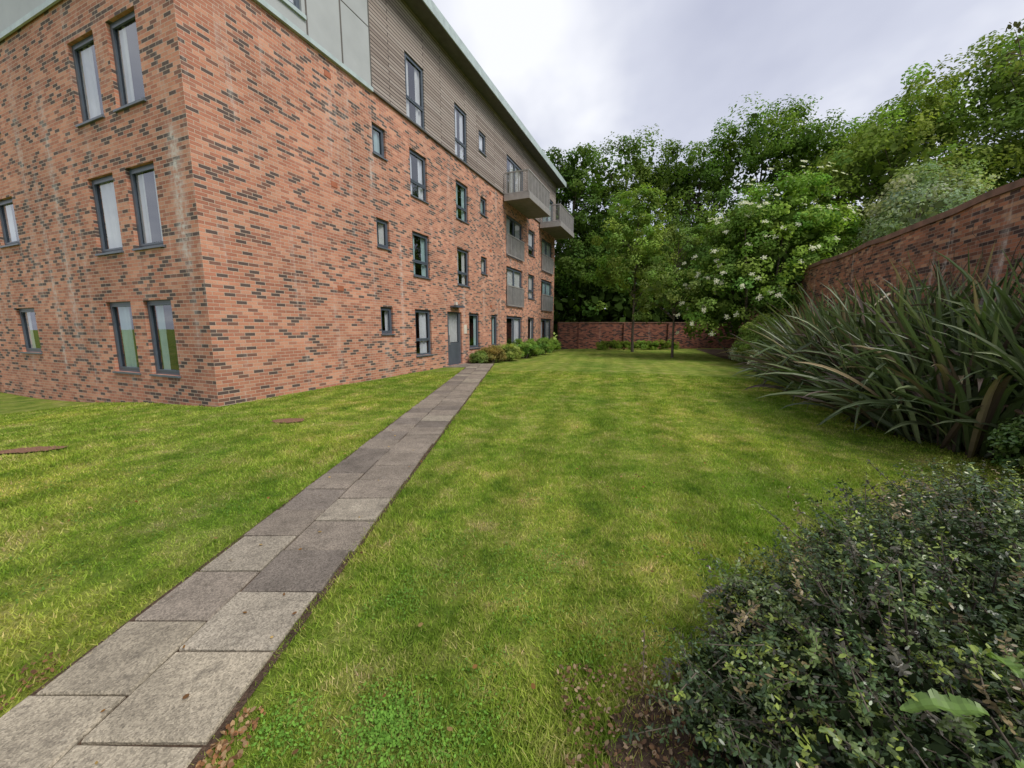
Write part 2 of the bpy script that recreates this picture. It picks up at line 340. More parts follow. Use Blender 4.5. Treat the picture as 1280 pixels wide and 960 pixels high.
mb.quad((LX,0,-.8),(LX,LY,-.8),(LX,LY,ZC),(LX,0,ZC),[(40,-.8),(40+LY,-.8),(40+LY,ZC),(40,ZC)])
mb.quad((LX,LY,-.8),(0,LY,-.8),(0,LY,ZC),(LX,LY,ZC),[(60,-.8),(60+LX,-.8),(60+LX,ZC),(60,ZC)])
mb.make('brick_walls',[M_brick],B)
mb=MB(); o=-.03
tw=[h for h in top if h[0]>5]; tp=[h for h in top if h[0]<5]
wall(mb,LX,ZC,ZT,tw,lambda a,d,z:(a,d+o,z),m=0,x0=5.02)
wall(mb,5.0,ZC+.0,ZT,tp,lambda a,d,z:(a,d+o-.02,z),m=1,x0=-.03)
mb.quad((-.03,-.05,ZC),(-.03,LY,ZC),(-.03,LY,ZT),(-.03,-.05,ZT),None,1)
mb.quad((LX+.03,o,ZC),(LX+.03,LY,ZC),(LX+.03,LY,ZT),(LX+.03,o,ZT),[(0,0),(LY,0),(LY,3.4),(0,3.4)],0)
mb.quad((LX,LY,ZC),(0,LY,ZC),(0,LY,ZT),(LX,LY,ZT),None,1)
mb.make('upper_cladding',[M_timber,M_panel],B)
mb=MB()
mb.box(-.07,5.0,-.085,.0,ZC-.05,ZC+.06,0); mb.box(5.003,LX+.04,-.075,.0,ZC-.03,ZC+.02,1); mb.box(-.07,-.031,.001,LY,ZC-.05,ZC+.06,0)
for x in (2.82,3.9,4.97): mb.box(x-.02,x+.02,-.062,-.04,ZC+.06,ZT,1)
mb.box(2.84,4.95,-.058,-.045,10.1,10.12,1)
mb.box(.4,2.78,-.10,-.045,8.86,8.95,0)
mb.make('cladding_trims',[M_fascia,M_soffit],B)
mb=MB()
mb.box(-.7,LX+.55,-.62,LY+.3,ZT,ZT+.06,1); mb.box(-.7,LX+.55,-.66,-.622,ZT-.05,ZT+.30,0); mb.box(-.74,-.702,-.66,LY+.3,ZT-.05,ZT+.30,0); mb.box(LX+.552,LX+.59,-.66,LY+.3,ZT-.05,ZT+.3,0)
mb.box(-.69,LX+.54,-.615,LY+.29,ZT+.062,ZT+.26,2)
mb.make('roof',[M_fascia,M_soffit,M_roof],B)
fm=MB(); gm=MB(); cm=MB()
def bx(mb,P,a0,a1,d0,d1,z0,z1,m=0):
    p,q=P(a0,d0,z0),P(a1,d1,z1)
    mb.box(min(p[0],q[0]),max(p[0],q[0]),min(p[1],q[1]),max(p[1],q[1]),z0,z1,m)
def win(P,h,dep=.07,ch=None,t=None):
    a0,a1,z0,z1,k=h; fw=.06; D0,D1=dep,dep+.06
    bx(fm,P,a0,a0+fw,D0,D1,z0,z1); bx(fm,P,a1-fw,a1,D0,D1,z0,z1); bx(fm,P,a0+fw,a1-fw,D0,D1,z1-fw,z1); bx(fm,P,a0+fw,a1-fw,D0,D1,z0,z0+fw)
    if k not in('door','french','juliet'): bx(fm,P,a0-.03,a1+.03,-.05,D0-.003,z0-.04,z0-.002,1)
    def sash(x0,x1,y0,y1,sw=.042):
        d0,d1=dep+.012,dep+.05
        x0+=.004;x1-=.004;y0+=.004;y1-=.004
        bx(fm,P,x0,x0+sw,d0-.02,d1-.02,y0,y1); bx(fm,P,x1-sw,x1,d0-.02,d1-.02,y0,y1); bx(fm,P,x0+sw,x1-sw,d0-.02,d1-.02,y1-sw,y1); bx(fm,P,x0+sw,x1-sw,d0-.02,d1-.02,y0,y0+sw)
    A0,A1,Z0,Z1=a0+fw,a1-fw,z0+fw,z1-fw
    if k=='tall':
        zt=z0+(z1-z0)*.33; bx(fm,P,A0,A1,D0+.001,D1-.001,zt-.025,zt+.025); sash(A0,A1,zt+.025,Z1)
    elif k in('french','juliet'):
        for i in range(2):
            q0=A0+(A1-A0)*i/2; q1=A0+(A1-A0)*(i+1)/2; sash(q0,q1,Z0,Z1,.07)
    elif k=='triple':
        for i in range(3): sash(A0+(A1-A0)*i/3,A0+(A1-A0)*(i+1)/3,Z0,Z1)
    elif k=='door':
        bx(fm,P,A0,A1,D0-.01,D1-.02,Z0,.98,2); bx(fm,P,A0,A0+.12,D0-.01,D1-.02,.982,Z1,2); bx(fm,P,A1-.12,A1,D0-.01,D1-.02,.982,Z1,2)
        bx(fm,P,A0+.1,A0+.13,D0-.06,D0-.011,.9,1.3,4)
    else: sash(A0,A1,Z0,Z1)
    q=[P(A0,dep+.035,Z0),P(A1,dep+.035,Z0),P(A1,dep+.035,Z1),P(A0,dep+.035,Z1)]; gm.quad(*q)
    r=.7; c=[P(a0,dep+.07,z0),P(a1,dep+.07,z0),P(a1,dep+.07,z1),P(a0,dep+.07,z1)]; e=[P(a0-.3,r,z0),P(a1+.3,r,z0),P(a1+.3,r,z1),P(a0-.3,r,z1)]
    cm.quad(*e,None,3)
    for i in range(4): cm.quad(c[i],c[(i+1)%4],e[(i+1)%4],e[i],None,3)
    if t is None: t=[0,2,2,0,1][R.randint(0,5)]
    D=dep+.10; w_=A1-A0
    def cur(x0,x1,y0,y1,t):
        n=max(2,int((x1-x0)/.04)); ph=R.uniform(0,6)
        for i in range(n):
            xa=x0+(x1-x0)*i/n; xb=x0+(x1-x0)*(i+1)/n; da=D+.028*math.sin(i*1.1+ph); db=D+.028*math.sin((i+1)*1.1+ph)
            cm.quad(P(xa,da,y0),P(xb,db,y0),P(xb,db,y1),P(xa,da,y1),None,t)
    if k=='door': cur(A0,A1,1,Z1,0)
    else:
        if ch is None: ch=R.rand()
        if ch<.5: cur(A0,A0+w_*.34,Z0,Z1,t); cur(A1-w_*.3,A1,Z0,Z1,t)
        elif ch<.65: cur(A0,A1,Z0+(Z1-Z0)*R.uniform(0,.5),Z1,2)
        else: cur(A1-w_*R.uniform(.5,.85),A1,Z0,Z1,t)
for h in front: win(PF,h)
for h,(ch,t) in zip(left,[(.1,1),(.9,1),(.1,0),(.9,0),(.1,0),(.9,0),(.1,0),(.1,2),(.9,0)]): win(PL,h,.07,ch,t)
for h in top: win(lambda a,d,z:(a,d-.03,z),h,.04)
fm.make('window_frames',[M_frame,M_sill,M_door,M_cream,M_rail],B); gm.make('window_glass',[M_glass],B); cm.make('rooms_and_curtains',M_curt+[M_dark],B)
rb=MB()
def railing(x0,x1,y,z0,z1,axis='x',sp=.1):
    def b_(a0,a1,zz0,zz1,t=.02):
        if axis=='x': rb.box(a0,a1,y-t,y+t,zz0,zz1,0)
        else: rb.box(y-t,y+t,a0,a1,zz0,zz1,0)
    b_(x0,x1,z1-.05,z1,.03); b_(x0,x1,z0,z0+.05,.025)
    n=int((x1-x0)/sp)
    for i in range(n+1):
        a=x0+(x1-x0)*i/n; wdt=.022 if i%6 else .045
        if axis=='x': rb.box(a-wdt/2,a+wdt/2,y-.012,y+.012,z0+.05,z1-.05,0)
        else: rb.box(y-.012,y+.012,a-wdt/2,a+wdt/2,z0+.05,z1-.05,0)
for h in front:
    if h[4]=='juliet': railing(h[0]-.05,h[1]+.05,-.09,h[2]+.02,h[2]+1.12,sp=.09)
for (x0,x1) in ((14.5,18.1),(20.4,24.0)):
    rb.box(x0,x1,-1.45,-.085,8.16,8.36,1); rb.box(x0-.02,x1+.02,-1.49,-1.452,8.12,8.42,0); rb.box(x0-.022,x0-.002,-1.45,-.085,8.12,8.42,0); rb.box(x1+.002,x1+.022,-1.45,-.085,8.12,8.42,0)
    railing(x0,x1,-1.42,8.44,9.5,sp=.085); railing(-1.38,-.1,x0+.03,8.44,9.5,'y',.085); railing(-1.38,-.1,x1-.03,8.44,9.5,'y',.085)
rb.make('balconies_and_railings',[M_rail,M_balc],B)
vb=MB()
for z in (2.62,5.32,7.98):
    for x in (3.3,12.9): vb.box(x,x+.2,-.012,.0,z,z+.14)
vb.make('air_vents',[M_vent],B)
lb=MB(); lb.box(9.1,9.8,-.3,-.002,2.45,2.52,0); lb.box(9.4,9.55,-.1,-.002,2.56,2.68,1); lb.box(10.2,10.45,-.02,-.002,1.35,1.75,1)
lb.make('door_canopy_and_sign',[M_frame,M_cream],B)
tubes('downpipe',[([(-.07,10.9,-.5),(-.07,10.9,8.4)],[.045,.045])],M_frame,B,8)
# ------------------------------------------------------------ garden walls
def gwall(name,p0,p1,h0,h1,mat,th=.35,cap=.1,ragged=0.,piers=0):
    p0=np.array(p0,float);p1=np.array(p1,float);L=np.linalg.norm(p1-p0); ang=math.atan2(*(p1-p0)[::-1])
    e=empty(name,(p0[0],p0[1],0),ang); mb=MB(); n=max(1,int(L/.9)); hs=[h0+(h1-h0)*i/n+(R.uniform(-ragged,ragged) if ragged else 0) for i in range(n+1)]
    s=1 if th>0 else -1
    for i in range(n):
        a,b_=L*i/n,L*(i+1)/n
        for yy in (0,th):
            mb.quad((a,yy,-.3),(b_,yy,-.3),(b_,yy,hs[i+1]),(a,yy,hs[i]),[(a,-.3),(b_,-.3),(b_,hs[i+1]),(a,hs[i])])
        y0,y1=-.04*s,th+.04*s
        mb.quad((a,y0,hs[i]),(b_,y0,hs[i+1]),(b_,y0,hs[i+1]+cap),(a,y0,hs[i]+cap),[(a/3,0),(b_/3,0),(b_/3,.075),(a/3,.075)],1)
        mb.quad((a,y1,hs[i]),(b_,y1,hs[i+1]),(b_,y1,hs[i+1]+cap),(a,y1,hs[i]+cap),None,1)
        mb.quad((a,y0,hs[i]+cap),(b_,y0,hs[i+1]+cap),(b_,y1,hs[i+1]+cap),(a,y1,hs[i]+cap),None,1)
        mb.quad((a,y0,hs[i]),(b_,y0,hs[i+1]),(b_,0,hs[i+1]),(a,0,hs[i]),None,1)
    mb.quad((0,y0,-.3),(0,y1,-.3),(0,y1,hs[0]+cap),(0,y0,hs[0]+cap)); mb.quad((L,y0,-.3),(L,y1,-.3),(L,y1,hs[-1]+cap),(L,y0,hs[-1]+cap))
    for i in range(piers):
        a=L*(i+.5)/piers; mb.box(a-.22,a+.22,-.1,-.002,-.3,min(h0,h1)-.02)
    mb.make('wall_body',[mat,M_cop],e); return e
W0=np.array([9.23,7.39]); Wd=np.array([math.sin(math.radians(20)),math.cos(math.radians(20))])
gw=gwall('old_brick_boundary_wall',W0-Wd*12,W0+Wd*24.5,4.1,4.1,M_oldbrick,-.4,.14,.045)
R=np.random.RandomState(8); P=[]
for i in range(46):
    x0=R.uniform(8,20); z0=R.uniform(1.2,2.6); pts=[np.array([x0,.02,z0])]; dx=R.normal(0,.25)
    for k_ in range(6): pts.append(pts[-1]+np.array([dx*.5+R.normal(0,.12),R.uniform(-.005,.012),R.uniform(.12,.34)]))
    pts=[p for p in pts if p[2]<4.3]
    if len(pts)>2: P.append((pts,list(np.linspace(.009,.003,len(pts)))))
tubes('dry_climber_stems',P,M_bark,gw,4)
gwall('brick_garden_wall',(3.55,29.7),(17.6,30.6),1.98,1.98,M_backbrick,.3,.07,0,4)
# ------------------------------------------------------------ foliage generators
def ball(n,r0=0.,r1=1.):
    d=norm(R.normal(size=(n,3))); return d*(r0+(r1-r0)*R.rand(n,1)**.5)
def crown(lobes,nclump,nleaf,cr,leaf,base,hue=.15,flat=.75,fill=0,fl_col=.5):
    Cs=[];Ns=[];cols=[]; w=np.array([l[1][0]*l[1][2] for l in lobes]);w=w/w.sum(); cc=[]; Ls=[]
    for l,wi in zip(lobes,w):
        k=max(3,int(nclump*wi)); d=norm(R.normal(size=(k,3))); d[:,2]=np.where(d[:,2]<-.55,-d[:,2],d[:,2]); rr=R.uniform(.7,1.05,(k,1)); lt=R.uniform(.85,1.15)
        pc=np.array(l[0])+d*rr*np.array(l[1])
        for j in range(k):
            m=int(nleaf*R.uniform(.6,1.3)); q=ball(m,.25,1.); rad=cr*R.uniform(.6,1.35)
            P=pc[j]+q*np.array([rad,rad,rad*flat]); tint=lt*base*R.uniform(.72,1.3)*np.array([R.uniform(1-hue,1+hue*1.4),1,R.uniform(.8,1.2)])
            Cs.append(P); Ns.append(q*.8+d[j]*.5+np.array([0,0,.5])+R.normal(0,.45,(m,3))); cols.append(tint*R.uniform(.75,1.25,(m,1))); Ls.append(leaf*R.uniform(.7,1.3,m))
        cc.append(pc)
        if fill:
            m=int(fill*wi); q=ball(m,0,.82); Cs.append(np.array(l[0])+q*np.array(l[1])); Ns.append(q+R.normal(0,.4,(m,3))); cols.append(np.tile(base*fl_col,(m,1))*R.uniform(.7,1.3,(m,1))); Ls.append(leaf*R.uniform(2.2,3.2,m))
    return np.concatenate(Cs),np.concatenate(Ns),np.concatenate(cols),np.concatenate(cc),np.concatenate(Ls)
def tree(name,x,y,h,r,z0,base,seed,nclump=190,nleaf=125,leaf=.23,cr=None,trunk=.2,nlobe=8,mat=None,fill=1300):
    global R; R=np.random.RandomState(seed); base=np.array(base)
    e=empty(name,(x,y,float(gz(x,y)) if y<36 else 0)); ch=h-z0; cz=z0+ch*.5; lobes=[((0,0,cz),(r*.66,r*.66,ch*.42))]
    for i in range(nlobe):
        a=2*math.pi*i/nlobe+R.uniform(-.4,.4); t=R.uniform(-.8,.78); rr=r*.58*math.sqrt(max(.1,1-t*t*.6)); s=R.uniform(.36,.52)
        lobes.append(((rr*math.cos(a),rr*math.sin(a),cz+t*ch*.4),(r*s,r*s,min(r*s,ch*.28))))
    for i in range(2): lobes.append(((R.uniform(-.35,.35)*r,R.uniform(-.2,.2)*r,h-ch*R.uniform(.17,.24)),(r*.42,r*.42,ch*.18)))
    cr=cr or r*.15
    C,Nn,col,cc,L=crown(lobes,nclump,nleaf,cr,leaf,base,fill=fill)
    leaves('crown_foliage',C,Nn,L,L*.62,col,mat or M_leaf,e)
    P=[([(0,0,-.1),(.02*h*R.uniform(-1,1)*.3,0,z0*.6),(0,.01*h,cz),(0,0,h*.88)],[trunk*1.25,trunk,trunk*.6,trunk*.12])]
    for i in range(min(len(cc),26)):
        q=cc[R.randint(len(cc))]; zt=min(max(z0*.7,q[2]-r*.5),h*.8); s=np.array([0,0,zt]); mpt=(s+q)/2+np.array([0,0,.08*r]); P.append(([s,mpt,q],[trunk*.38,trunk*.2,trunk*.05]))
    tubes('trunk_and_limbs',P,M_bark,e); return e
DG=(.10,.175,.038); MG=(.14,.23,.048); LG=(.22,.31,.07); SG=(.30,.36,.22)
tree('broadleaf_tree',5.6,37,18.0,5.4,2.,DG,11); tree('broadleaf_tree',11,39.5,20.2,6.6,2.,(.12,.195,.042),12,nclump=220); tree('broadleaf_tree',17.0,37,18.6,5.8,2,(.13,.21,.045),13)
tree('broadleaf_tree',22.5,37,21.4,6.6,2,MG,14,nclump=220); tree('broadleaf_tree',28,35,18.6,5.9,2,(.15,.23,.05),15)
tree('ash_tree',26.5,28,17.9,6.6,2.5,LG,16,nclump=210); tree('ash_tree',34,27,20.4,7.4,3,(.20,.29,.07),17,nclump=230); tree('ash_tree',31,19.,16.2,6.2,3,LG,18,nclump=210); tree('ash_tree',40,22,18.5,7.5,3,(.18,.26,.06),19)
tree('ash_tree',25,13.5,11.5,4.8,2,(.17,.25,.06),20)
tree('willow_tree',18.0,18.0,8.3,3.2,1.5,SG,21,leaf=.14,nclump=150,nleaf=110,cr=.55,trunk=.12,fill=500)
tree('willow_tree',21.5,20.5,10.2,3.6,1.5,(.24,.31,.14),22,leaf=.15,nclump=160,nleaf=110,cr=.55,trunk=.12,fill=600)
tree('broadleaf_tree',-1,42,16,5.8,2.5,DG,23,nclump=130)
R=np.random.RandomState(31); lob=[((x,R.uniform(33.0,35.),R.uniform(2,5.5)),(2.6,1.6,3.4)) for x in np.arange(0,34,1.6)]+[((x,36.5,2.4),(2.2,1.4,3.4)) for x in np.arange(-3,34,1.5)]+[((x,43+R.uniform(0,3),7.),(4,2,7)) for x in np.arange(-9,48,3.)]+[((16+R.uniform(0,4)+k*2.2,31-k*2.6,3.2),(2.,2.,3.)) for k in range(7)]
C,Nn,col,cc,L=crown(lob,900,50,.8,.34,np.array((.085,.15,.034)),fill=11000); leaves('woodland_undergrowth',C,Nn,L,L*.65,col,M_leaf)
tree('young_tree',8.08,25.9,10.6,3.1,1.6,(.22,.33,.07),41,leaf=.16,nclump=190,nleaf=95,cr=.45,trunk=.085,fill=350)
tree('young_tree',8.74,21.,6.9,2.3,1.7,(.19,.28,.075),42,leaf=.11,nclump=140,nleaf=80,cr=.36,trunk=.06,fill=150)
R=np.random.RandomState(77); e=tree('overhanging_tree',13.2,6.6,8.5,2.2,4.2,(.10,.16,.035),43,leaf=.14,nclump=90,nleaf=70,cr=.4,trunk=.13,fill=200)
P=[([(0,0,4),(-2.5,-.3,5.1),(-4.6,-.6,5.15),(-6.55,-.85,5.25)],[.06,.035,.015,.004])]; tips=[]
for k_ in range(16):
    t=R.uniform(.75,1.); s=np.array([-6.55*t,-.85*t,5.25]); q=s+R.normal(0,.16,3)+[-.1,0,0]; P.append(([s,(s+q)/2+[0,0,.03],q],[.006,.004,.002])); tips.append(q)
tubes('long_limb',P,M_bark,e,5); nt_=len(tips)*9; tp_=np.repeat(np.array(tips),9,0)+R.normal(0,.07,(nt_,3)); leaves('limb_leaves',tp_,R.normal(size=(nt_,3))+[0,0,1],.08,.045,np.tile([[.10,.10,.05]],(nt_,1))*R.uniform(.6,1.4,(nt_,1)),M_leaf,e,HX)
def bush(name,x,y,lobes,nclump,nleaf,cr,leaf,base,seed,mat=None,shape=RH,stems=14,asp=.6,fill=0,fl_col=.5):
    global R; R=np.random.RandomState(seed); e=empty(name,(x,y,float(gz(x,y)))); C,Nn,col,cc,L=crown(lobes,nclump,nleaf,cr,leaf,np.array(base),fill=fill,fl_col=fl_col); k=C[:,2]>.02
    C,Nn,col,L=C[k],Nn[k],col[k],L[k]; leaves('foliage',C,Nn,L,L*asp,col,mat or M_leaf,e,shape)
    P=[]
    for i in range(stems):
        q=cc[R.randint(len(cc))]; b0=np.array([R.normal(0,.12),R.normal(0,.12),-.05]); b0[:2]+=q[:2]*.35; s=.012+.012*q[2]; P.append(([b0,(b0+q)/2+[0,0,.1*q[2]],q],[s,s*.7,s*.2]))
    if P: tubes('stems',P,M_bark,e,5)
    return e,C,Nn,cc
el_lobes=[((0,0,4.2),(3.6,3.,4.0)),((-2.2,-.6,2.6),(1.9,1.8,2.5)),((2.,-.5,4.7),(2.2,2.,2.7)),((.4,-1.2,6.6),(2.2,1.8,1.9)),((-1.3,-1.,5.3),(2.,1.7,2.)),((1.,-1.8,2.6),(1.9,1.6,2.3)),((2.6,-.8,2.6),(1.6,1.6,2))]
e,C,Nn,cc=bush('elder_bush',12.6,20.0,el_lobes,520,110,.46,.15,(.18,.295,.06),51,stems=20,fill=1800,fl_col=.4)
k=[c for c in cc if c[1]<.8 and np.linalg.norm((c-np.array([0,0,4.2]))/np.array([3.6,3.,4.]))>.8]; fl=[];fn=[]
for c in k:
    if R.rand()<.3: continue
    d=norm(np.array(c)-np.array([0,.5,3.5])); p0=np.array(c)+d*.45+R.normal(0,.18,3); m=24; nn_=norm(d*.7+np.array([0,-.4,.5])); q=R.normal(0,.055,(m,3)); q=q-(q@nn_)[:,None]*nn_*.85; fl.append(p0+q); fn.append(np.tile(nn_,(m,1))+R.normal(0,.25,(m,3)))
fl=np.concatenate(fl); fn=np.concatenate(fn); leaves('white_flower_heads',fl,fn,.07,.065,np.tile([[.70,.70,.55]],(len(fl),1)),M_flower,e)
bush('round_hedge',10.7,16.2,[((0,0,1.),(1.15,1.1,1.05)),((-.5,-.2,.8),(.8,.8,.85))],170,170,.2,.055,(.17,.25,.06),52,fill=1200)
sl=[((.05+i*.20,i*.62,.34),(.38,.42,.38)) for i in range(9)]
bush('silver_edging_hedge',9.2,13.6,sl,260,90,.14,.05,(.50,.56,.42),53,stems=0,fill=700)
bush('low_hedge',8.9,28.6,[((i*.7,0,.3),(.55,.4,.34)) for i in range(-3,5)],130,80,.2,.09,(.2,.3,.05),54,stems=0,fill=300)
for i,(x,y,s,hh,c_) in enumerate([(-.95,17.9,.6,.75,(.26,.22,.07)),(-.3,18.9,.75,.8,(.28,.36,.09)),(.5,20.6,.95,.95,(.19,.31,.06)),(1.5,23.3,1.,.95,(.18,.29,.06)),(2.3,25.6,.9,.9,(.2,.32,.06)),(-1.5,17.35,.35,.5,(.19,.26,.07)),(1.0,22.,.7,.6,(.14,.24,.055))]):
    bush('rounded_shrub',x,y,[((0,0,hh*.5),(s,s*.9,hh*.52)),((s*.4,s*.2,hh*.45),(s*.6,s*.6,hh*.45))],70,110,.16,.06,c_,60+i,fill=300)
bush('evergreen_shrub',5.65,3.6,[((0,0,.5),(.55,.5,.6)),((.4,-.5,.5),(.5,.6,.6)),((-.3,.1,.3),(.4,.4,.4))],120,130,.12,.045,(.10,.18,.045),70,M_gloss,HX,fill=500)
# ------------------------------------------------------------ flax
def flax(name,x,y,n,hmax,seed,spread=.35):
    global R; R=np.random.RandomState(seed); K=11; V=[];col=[]
    for i in range(n):
        a=R.uniform(0,2*math.pi); el0=math.radians(R.uniform(22,82) if R.rand()<.62 else R.uniform(58,88)); Ln=R.uniform(.6,1.)*hmax; rb_=spread*R.rand()**.5; b0=np.array([rb_*math.cos(a+R.normal(0,.6)),rb_*math.sin(a+R.normal(0,.6)),0])
        az=a+R.normal(0,.25); p=b0.copy(); pts=[p.copy()]; el_=el0; droop=R.uniform(.02,.17)*(1.2 if el0<1.2 else .7); fold=R.randint(5,9) if R.rand()<.15 else 99
        for k_ in range(K):
            st=Ln/K; p=p+st*np.array([math.cos(el_)*math.cos(az),math.cos(el_)*math.sin(az),math.sin(el_)]); pts.append(p.copy()); el_-=droop*(k_/K)**1.3*1.6
            if k_==fold: el_-=R.uniform(.8,1.5)
            az+=R.normal(0,.015)
        pts=np.array(pts); pts[:,2]=np.maximum(pts[:,2],.03); T=norm(np.gradient(pts,axis=0)); side=np.cross(T,[0,0,1.]); side=norm(side); tw=R.normal(0,.6); up=np.cross(side,T); side=side*math.cos(tw)+up*math.sin(tw); up=np.cross(side,T)
        W=R.uniform(.026,.043)*np.array([.7,.85,1,1.05,1.1,1.1,1.05,.98,.85,.65,.4,.02]); 
        c=np.array([.085,.125,.045])*R.uniform(.5,1.5); rr=R.rand()
        if rr<.2: c=np.array([.12,.085,.065])*R.uniform(.6,1.3)
        elif rr<.25: c=np.array([.34,.27,.16])
        elif rr<.45: c=np.array([.18,.22,.105])*R.uniform(.8,1.3)
        Lf=pts-side*W[:,None]+up*W[:,None]*.5; Rt=pts+side*W[:,None]+up*W[:,None]*.5
        for k_ in range(K):
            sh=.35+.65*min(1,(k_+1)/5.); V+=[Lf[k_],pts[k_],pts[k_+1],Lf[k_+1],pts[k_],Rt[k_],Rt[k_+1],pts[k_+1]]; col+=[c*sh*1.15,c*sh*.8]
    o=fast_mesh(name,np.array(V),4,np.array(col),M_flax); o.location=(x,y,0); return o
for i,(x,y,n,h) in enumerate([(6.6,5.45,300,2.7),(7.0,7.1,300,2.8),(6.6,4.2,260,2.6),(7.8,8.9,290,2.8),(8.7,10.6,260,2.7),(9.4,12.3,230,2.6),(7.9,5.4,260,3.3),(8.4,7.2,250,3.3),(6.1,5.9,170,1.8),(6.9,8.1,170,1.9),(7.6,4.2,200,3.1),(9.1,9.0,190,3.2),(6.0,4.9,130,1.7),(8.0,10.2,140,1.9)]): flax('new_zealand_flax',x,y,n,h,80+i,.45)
# ------------------------------------------------------------ foreground berberis
def berb():
    global R; R=np.random.RandomState(99); e=empty('berberis_shrub',(0,0,0))
    lob=[((1.5,1.15,.27),(.75,.62,.50)),((2.2,1.5,.33),(.9,.7,.53)),((1.1,.75,.25),(.55,.5,.42)),((3.0,1.95,.28),(.9,.75,.48)),((1.9,.7,.42),(.8,.6,.46)),((1.4,1.6,.17),(.5,.4,.30)),((3.6,1.5,.35),(.9,.8,.55)),((2.6,1.1,.40),(.8,.7,.5)),((2.2,2.1,.12),(.6,.45,.3)),((3.3,2.55,.15),(.7,.45,.36)),((.95,1.3,.10),(.34,.32,.27))]
    P=[];Cs=[];Ns=[];As=[];cols=[]
    for (c,r) in lob:
        c=np.array(c);r=np.array(r); k=int(620*r[0]*r[1]/.5)
        d=norm(R.normal(size=(k,3))); d[:,2]=np.abs(d[:,2])*.9-.12; d=norm(d)
        for j in range(k):
            tip=c+d[j]*r*R.uniform(.78,1.14)*(1+.22*math.sin(d[j][0]*9+c[0]*7)*math.cos(d[j][1]*8)); out=norm(d[j]+R.normal(0,.45,3)+np.array([0,0,.15])); Ln=R.uniform(.14,.26)
            if R.rand()<.12: tip=tip+out*R.uniform(.05,.17); Ln+=.08
            bend=R.normal(0,.35,3); m=20; t=np.linspace(0,1,m)[:,None]; pts=tip-out*Ln*(1-t)+bend*.05*t*t
            if pts[-1,2]<.02: continue
            if R.rand()<.4: P.append((pts[::6],[.0028,.0022,.0018,.001]))
            m2=m*2; pp=np.repeat(pts,2,0); q=norm(R.normal(size=(m2,3))+out*.5); pp=pp+q*.011+R.normal(0,.005,(m2,3))
            Cs.append(pp); As.append(q); Ns.append(R.normal(size=(m2,3))*.5+out*.5+[0,0,.6])
            rr=R.rand(); b0=np.array([.055,.095,.034]) if rr<.6 else (np.array([.09,.085,.06]) if rr<.76 else np.array([.12,.17,.05]))
            cl=b0*R.uniform(.5,1.45)*R.uniform(.7,1.4,(m2,1))
            if R.rand()<.28: cl[-12:]=np.array([.26,.33,.06])*R.uniform(.7,1.2,(12,1))
            if R.rand()<.05: cl[:]=np.array([.26,.2,.1])*R.uniform(.7,1.2,(m2,1))
            cols.append(cl)
    C=np.concatenate(Cs);k=C[:,2]>.015; L=R.uniform(.014,.025,len(C)); leaves('leaves',C[k],np.concatenate(Ns)[k],L[k],L[k]*.45,np.concatenate(cols)[k],M_gloss,e,HX,np.concatenate(As)[k])
    for (c,r) in lob:
        for _ in range(26):
            d=norm(R.normal(size=3)); d[2]=abs(d[2]); q=np.array(c)+d*np.array(r)*.85; b0=np.array([c[0],c[1],0])+R.normal(0,.12,3)*[1,1,0]; P.append(([b0,(b0+q)/2+[0,0,.05],q],[.008,.005,.003]))
    tubes('twigs',P,M_bark,e,4)
    Cs=[]
    for (c,r) in lob: Cs.append(np.array(c)+ball(2000,0,.85)*np.array(r))
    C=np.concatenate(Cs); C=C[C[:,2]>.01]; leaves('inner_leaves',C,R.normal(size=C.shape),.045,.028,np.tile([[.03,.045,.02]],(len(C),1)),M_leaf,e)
berb()
R=np.random.RandomState(5); dk=empty('dock_plant',(0,0,0)); V=[];col=[];P=[]
for (bx_,by,tx,ty,tz,ln,az,wd) in [(1.35,.62,1.12,.78,.70,.16,2.8,.030),(1.35,.62,1.26,.84,.74,.13,1.0,.028),(1.35,.62,1.36,.78,.76,.14,.3,.03),(1.35,.62,1.14,.68,.70,.16,3.5,.03),(1.35,1.1,1.33,1.22,.78,.09,2.6,.016)]:
    dr=np.array([math.cos(az),math.sin(az),.12]); sd_=np.array([-math.sin(az),math.cos(az),0]); K=16; pts=[];ws=[]
    for k_ in range(K+1):
        t=k_/K; pts.append(np.array([tx,ty,tz])+dr*ln*t+np.array([0,0,-.06*t*t+.005*math.sin(t*12)])); ws.append(wd*(math.sin(math.pi*min(1,t*.93+.05))**.7)*(1+.1*math.sin(k_*2.3)))
    P.append(([(bx_,by,0),((bx_+tx)/2,(by+ty)/2,tz*.7),(tx,ty,tz)],[.004,.004,.003]))
    for k_ in range(K):
        a,b_=pts[k_],pts[k_+1]; wa,wb=ws[k_],ws[k_+1]
        for s in (-1,1):
            c=np.array([.15,.25,.055])*(1. if k_%2 else .82)
            u1,u2=np.array([0,0,.35]),np.array([0,0,.75+.25*math.sin(k_*1.7)])
            a1=a+s*sd_*wa*.5+u1*wa*.5; a2=a+s*sd_*wa+u2*wa*.6; b1_=b_+s*sd_*wb*.5+u1*wb*.5; b2=b_+s*sd_*wb+u2*wb*.6
            V+=[a,a1,b1_,b_,a1,a2,b2,b1_]; col+=[c*1.1,c*.9]
fast_mesh('broad_leaves',np.array(V),4,np.array(col),M_dock,dk); tubes('leaf_stalks',P,M_bark,dk,5)
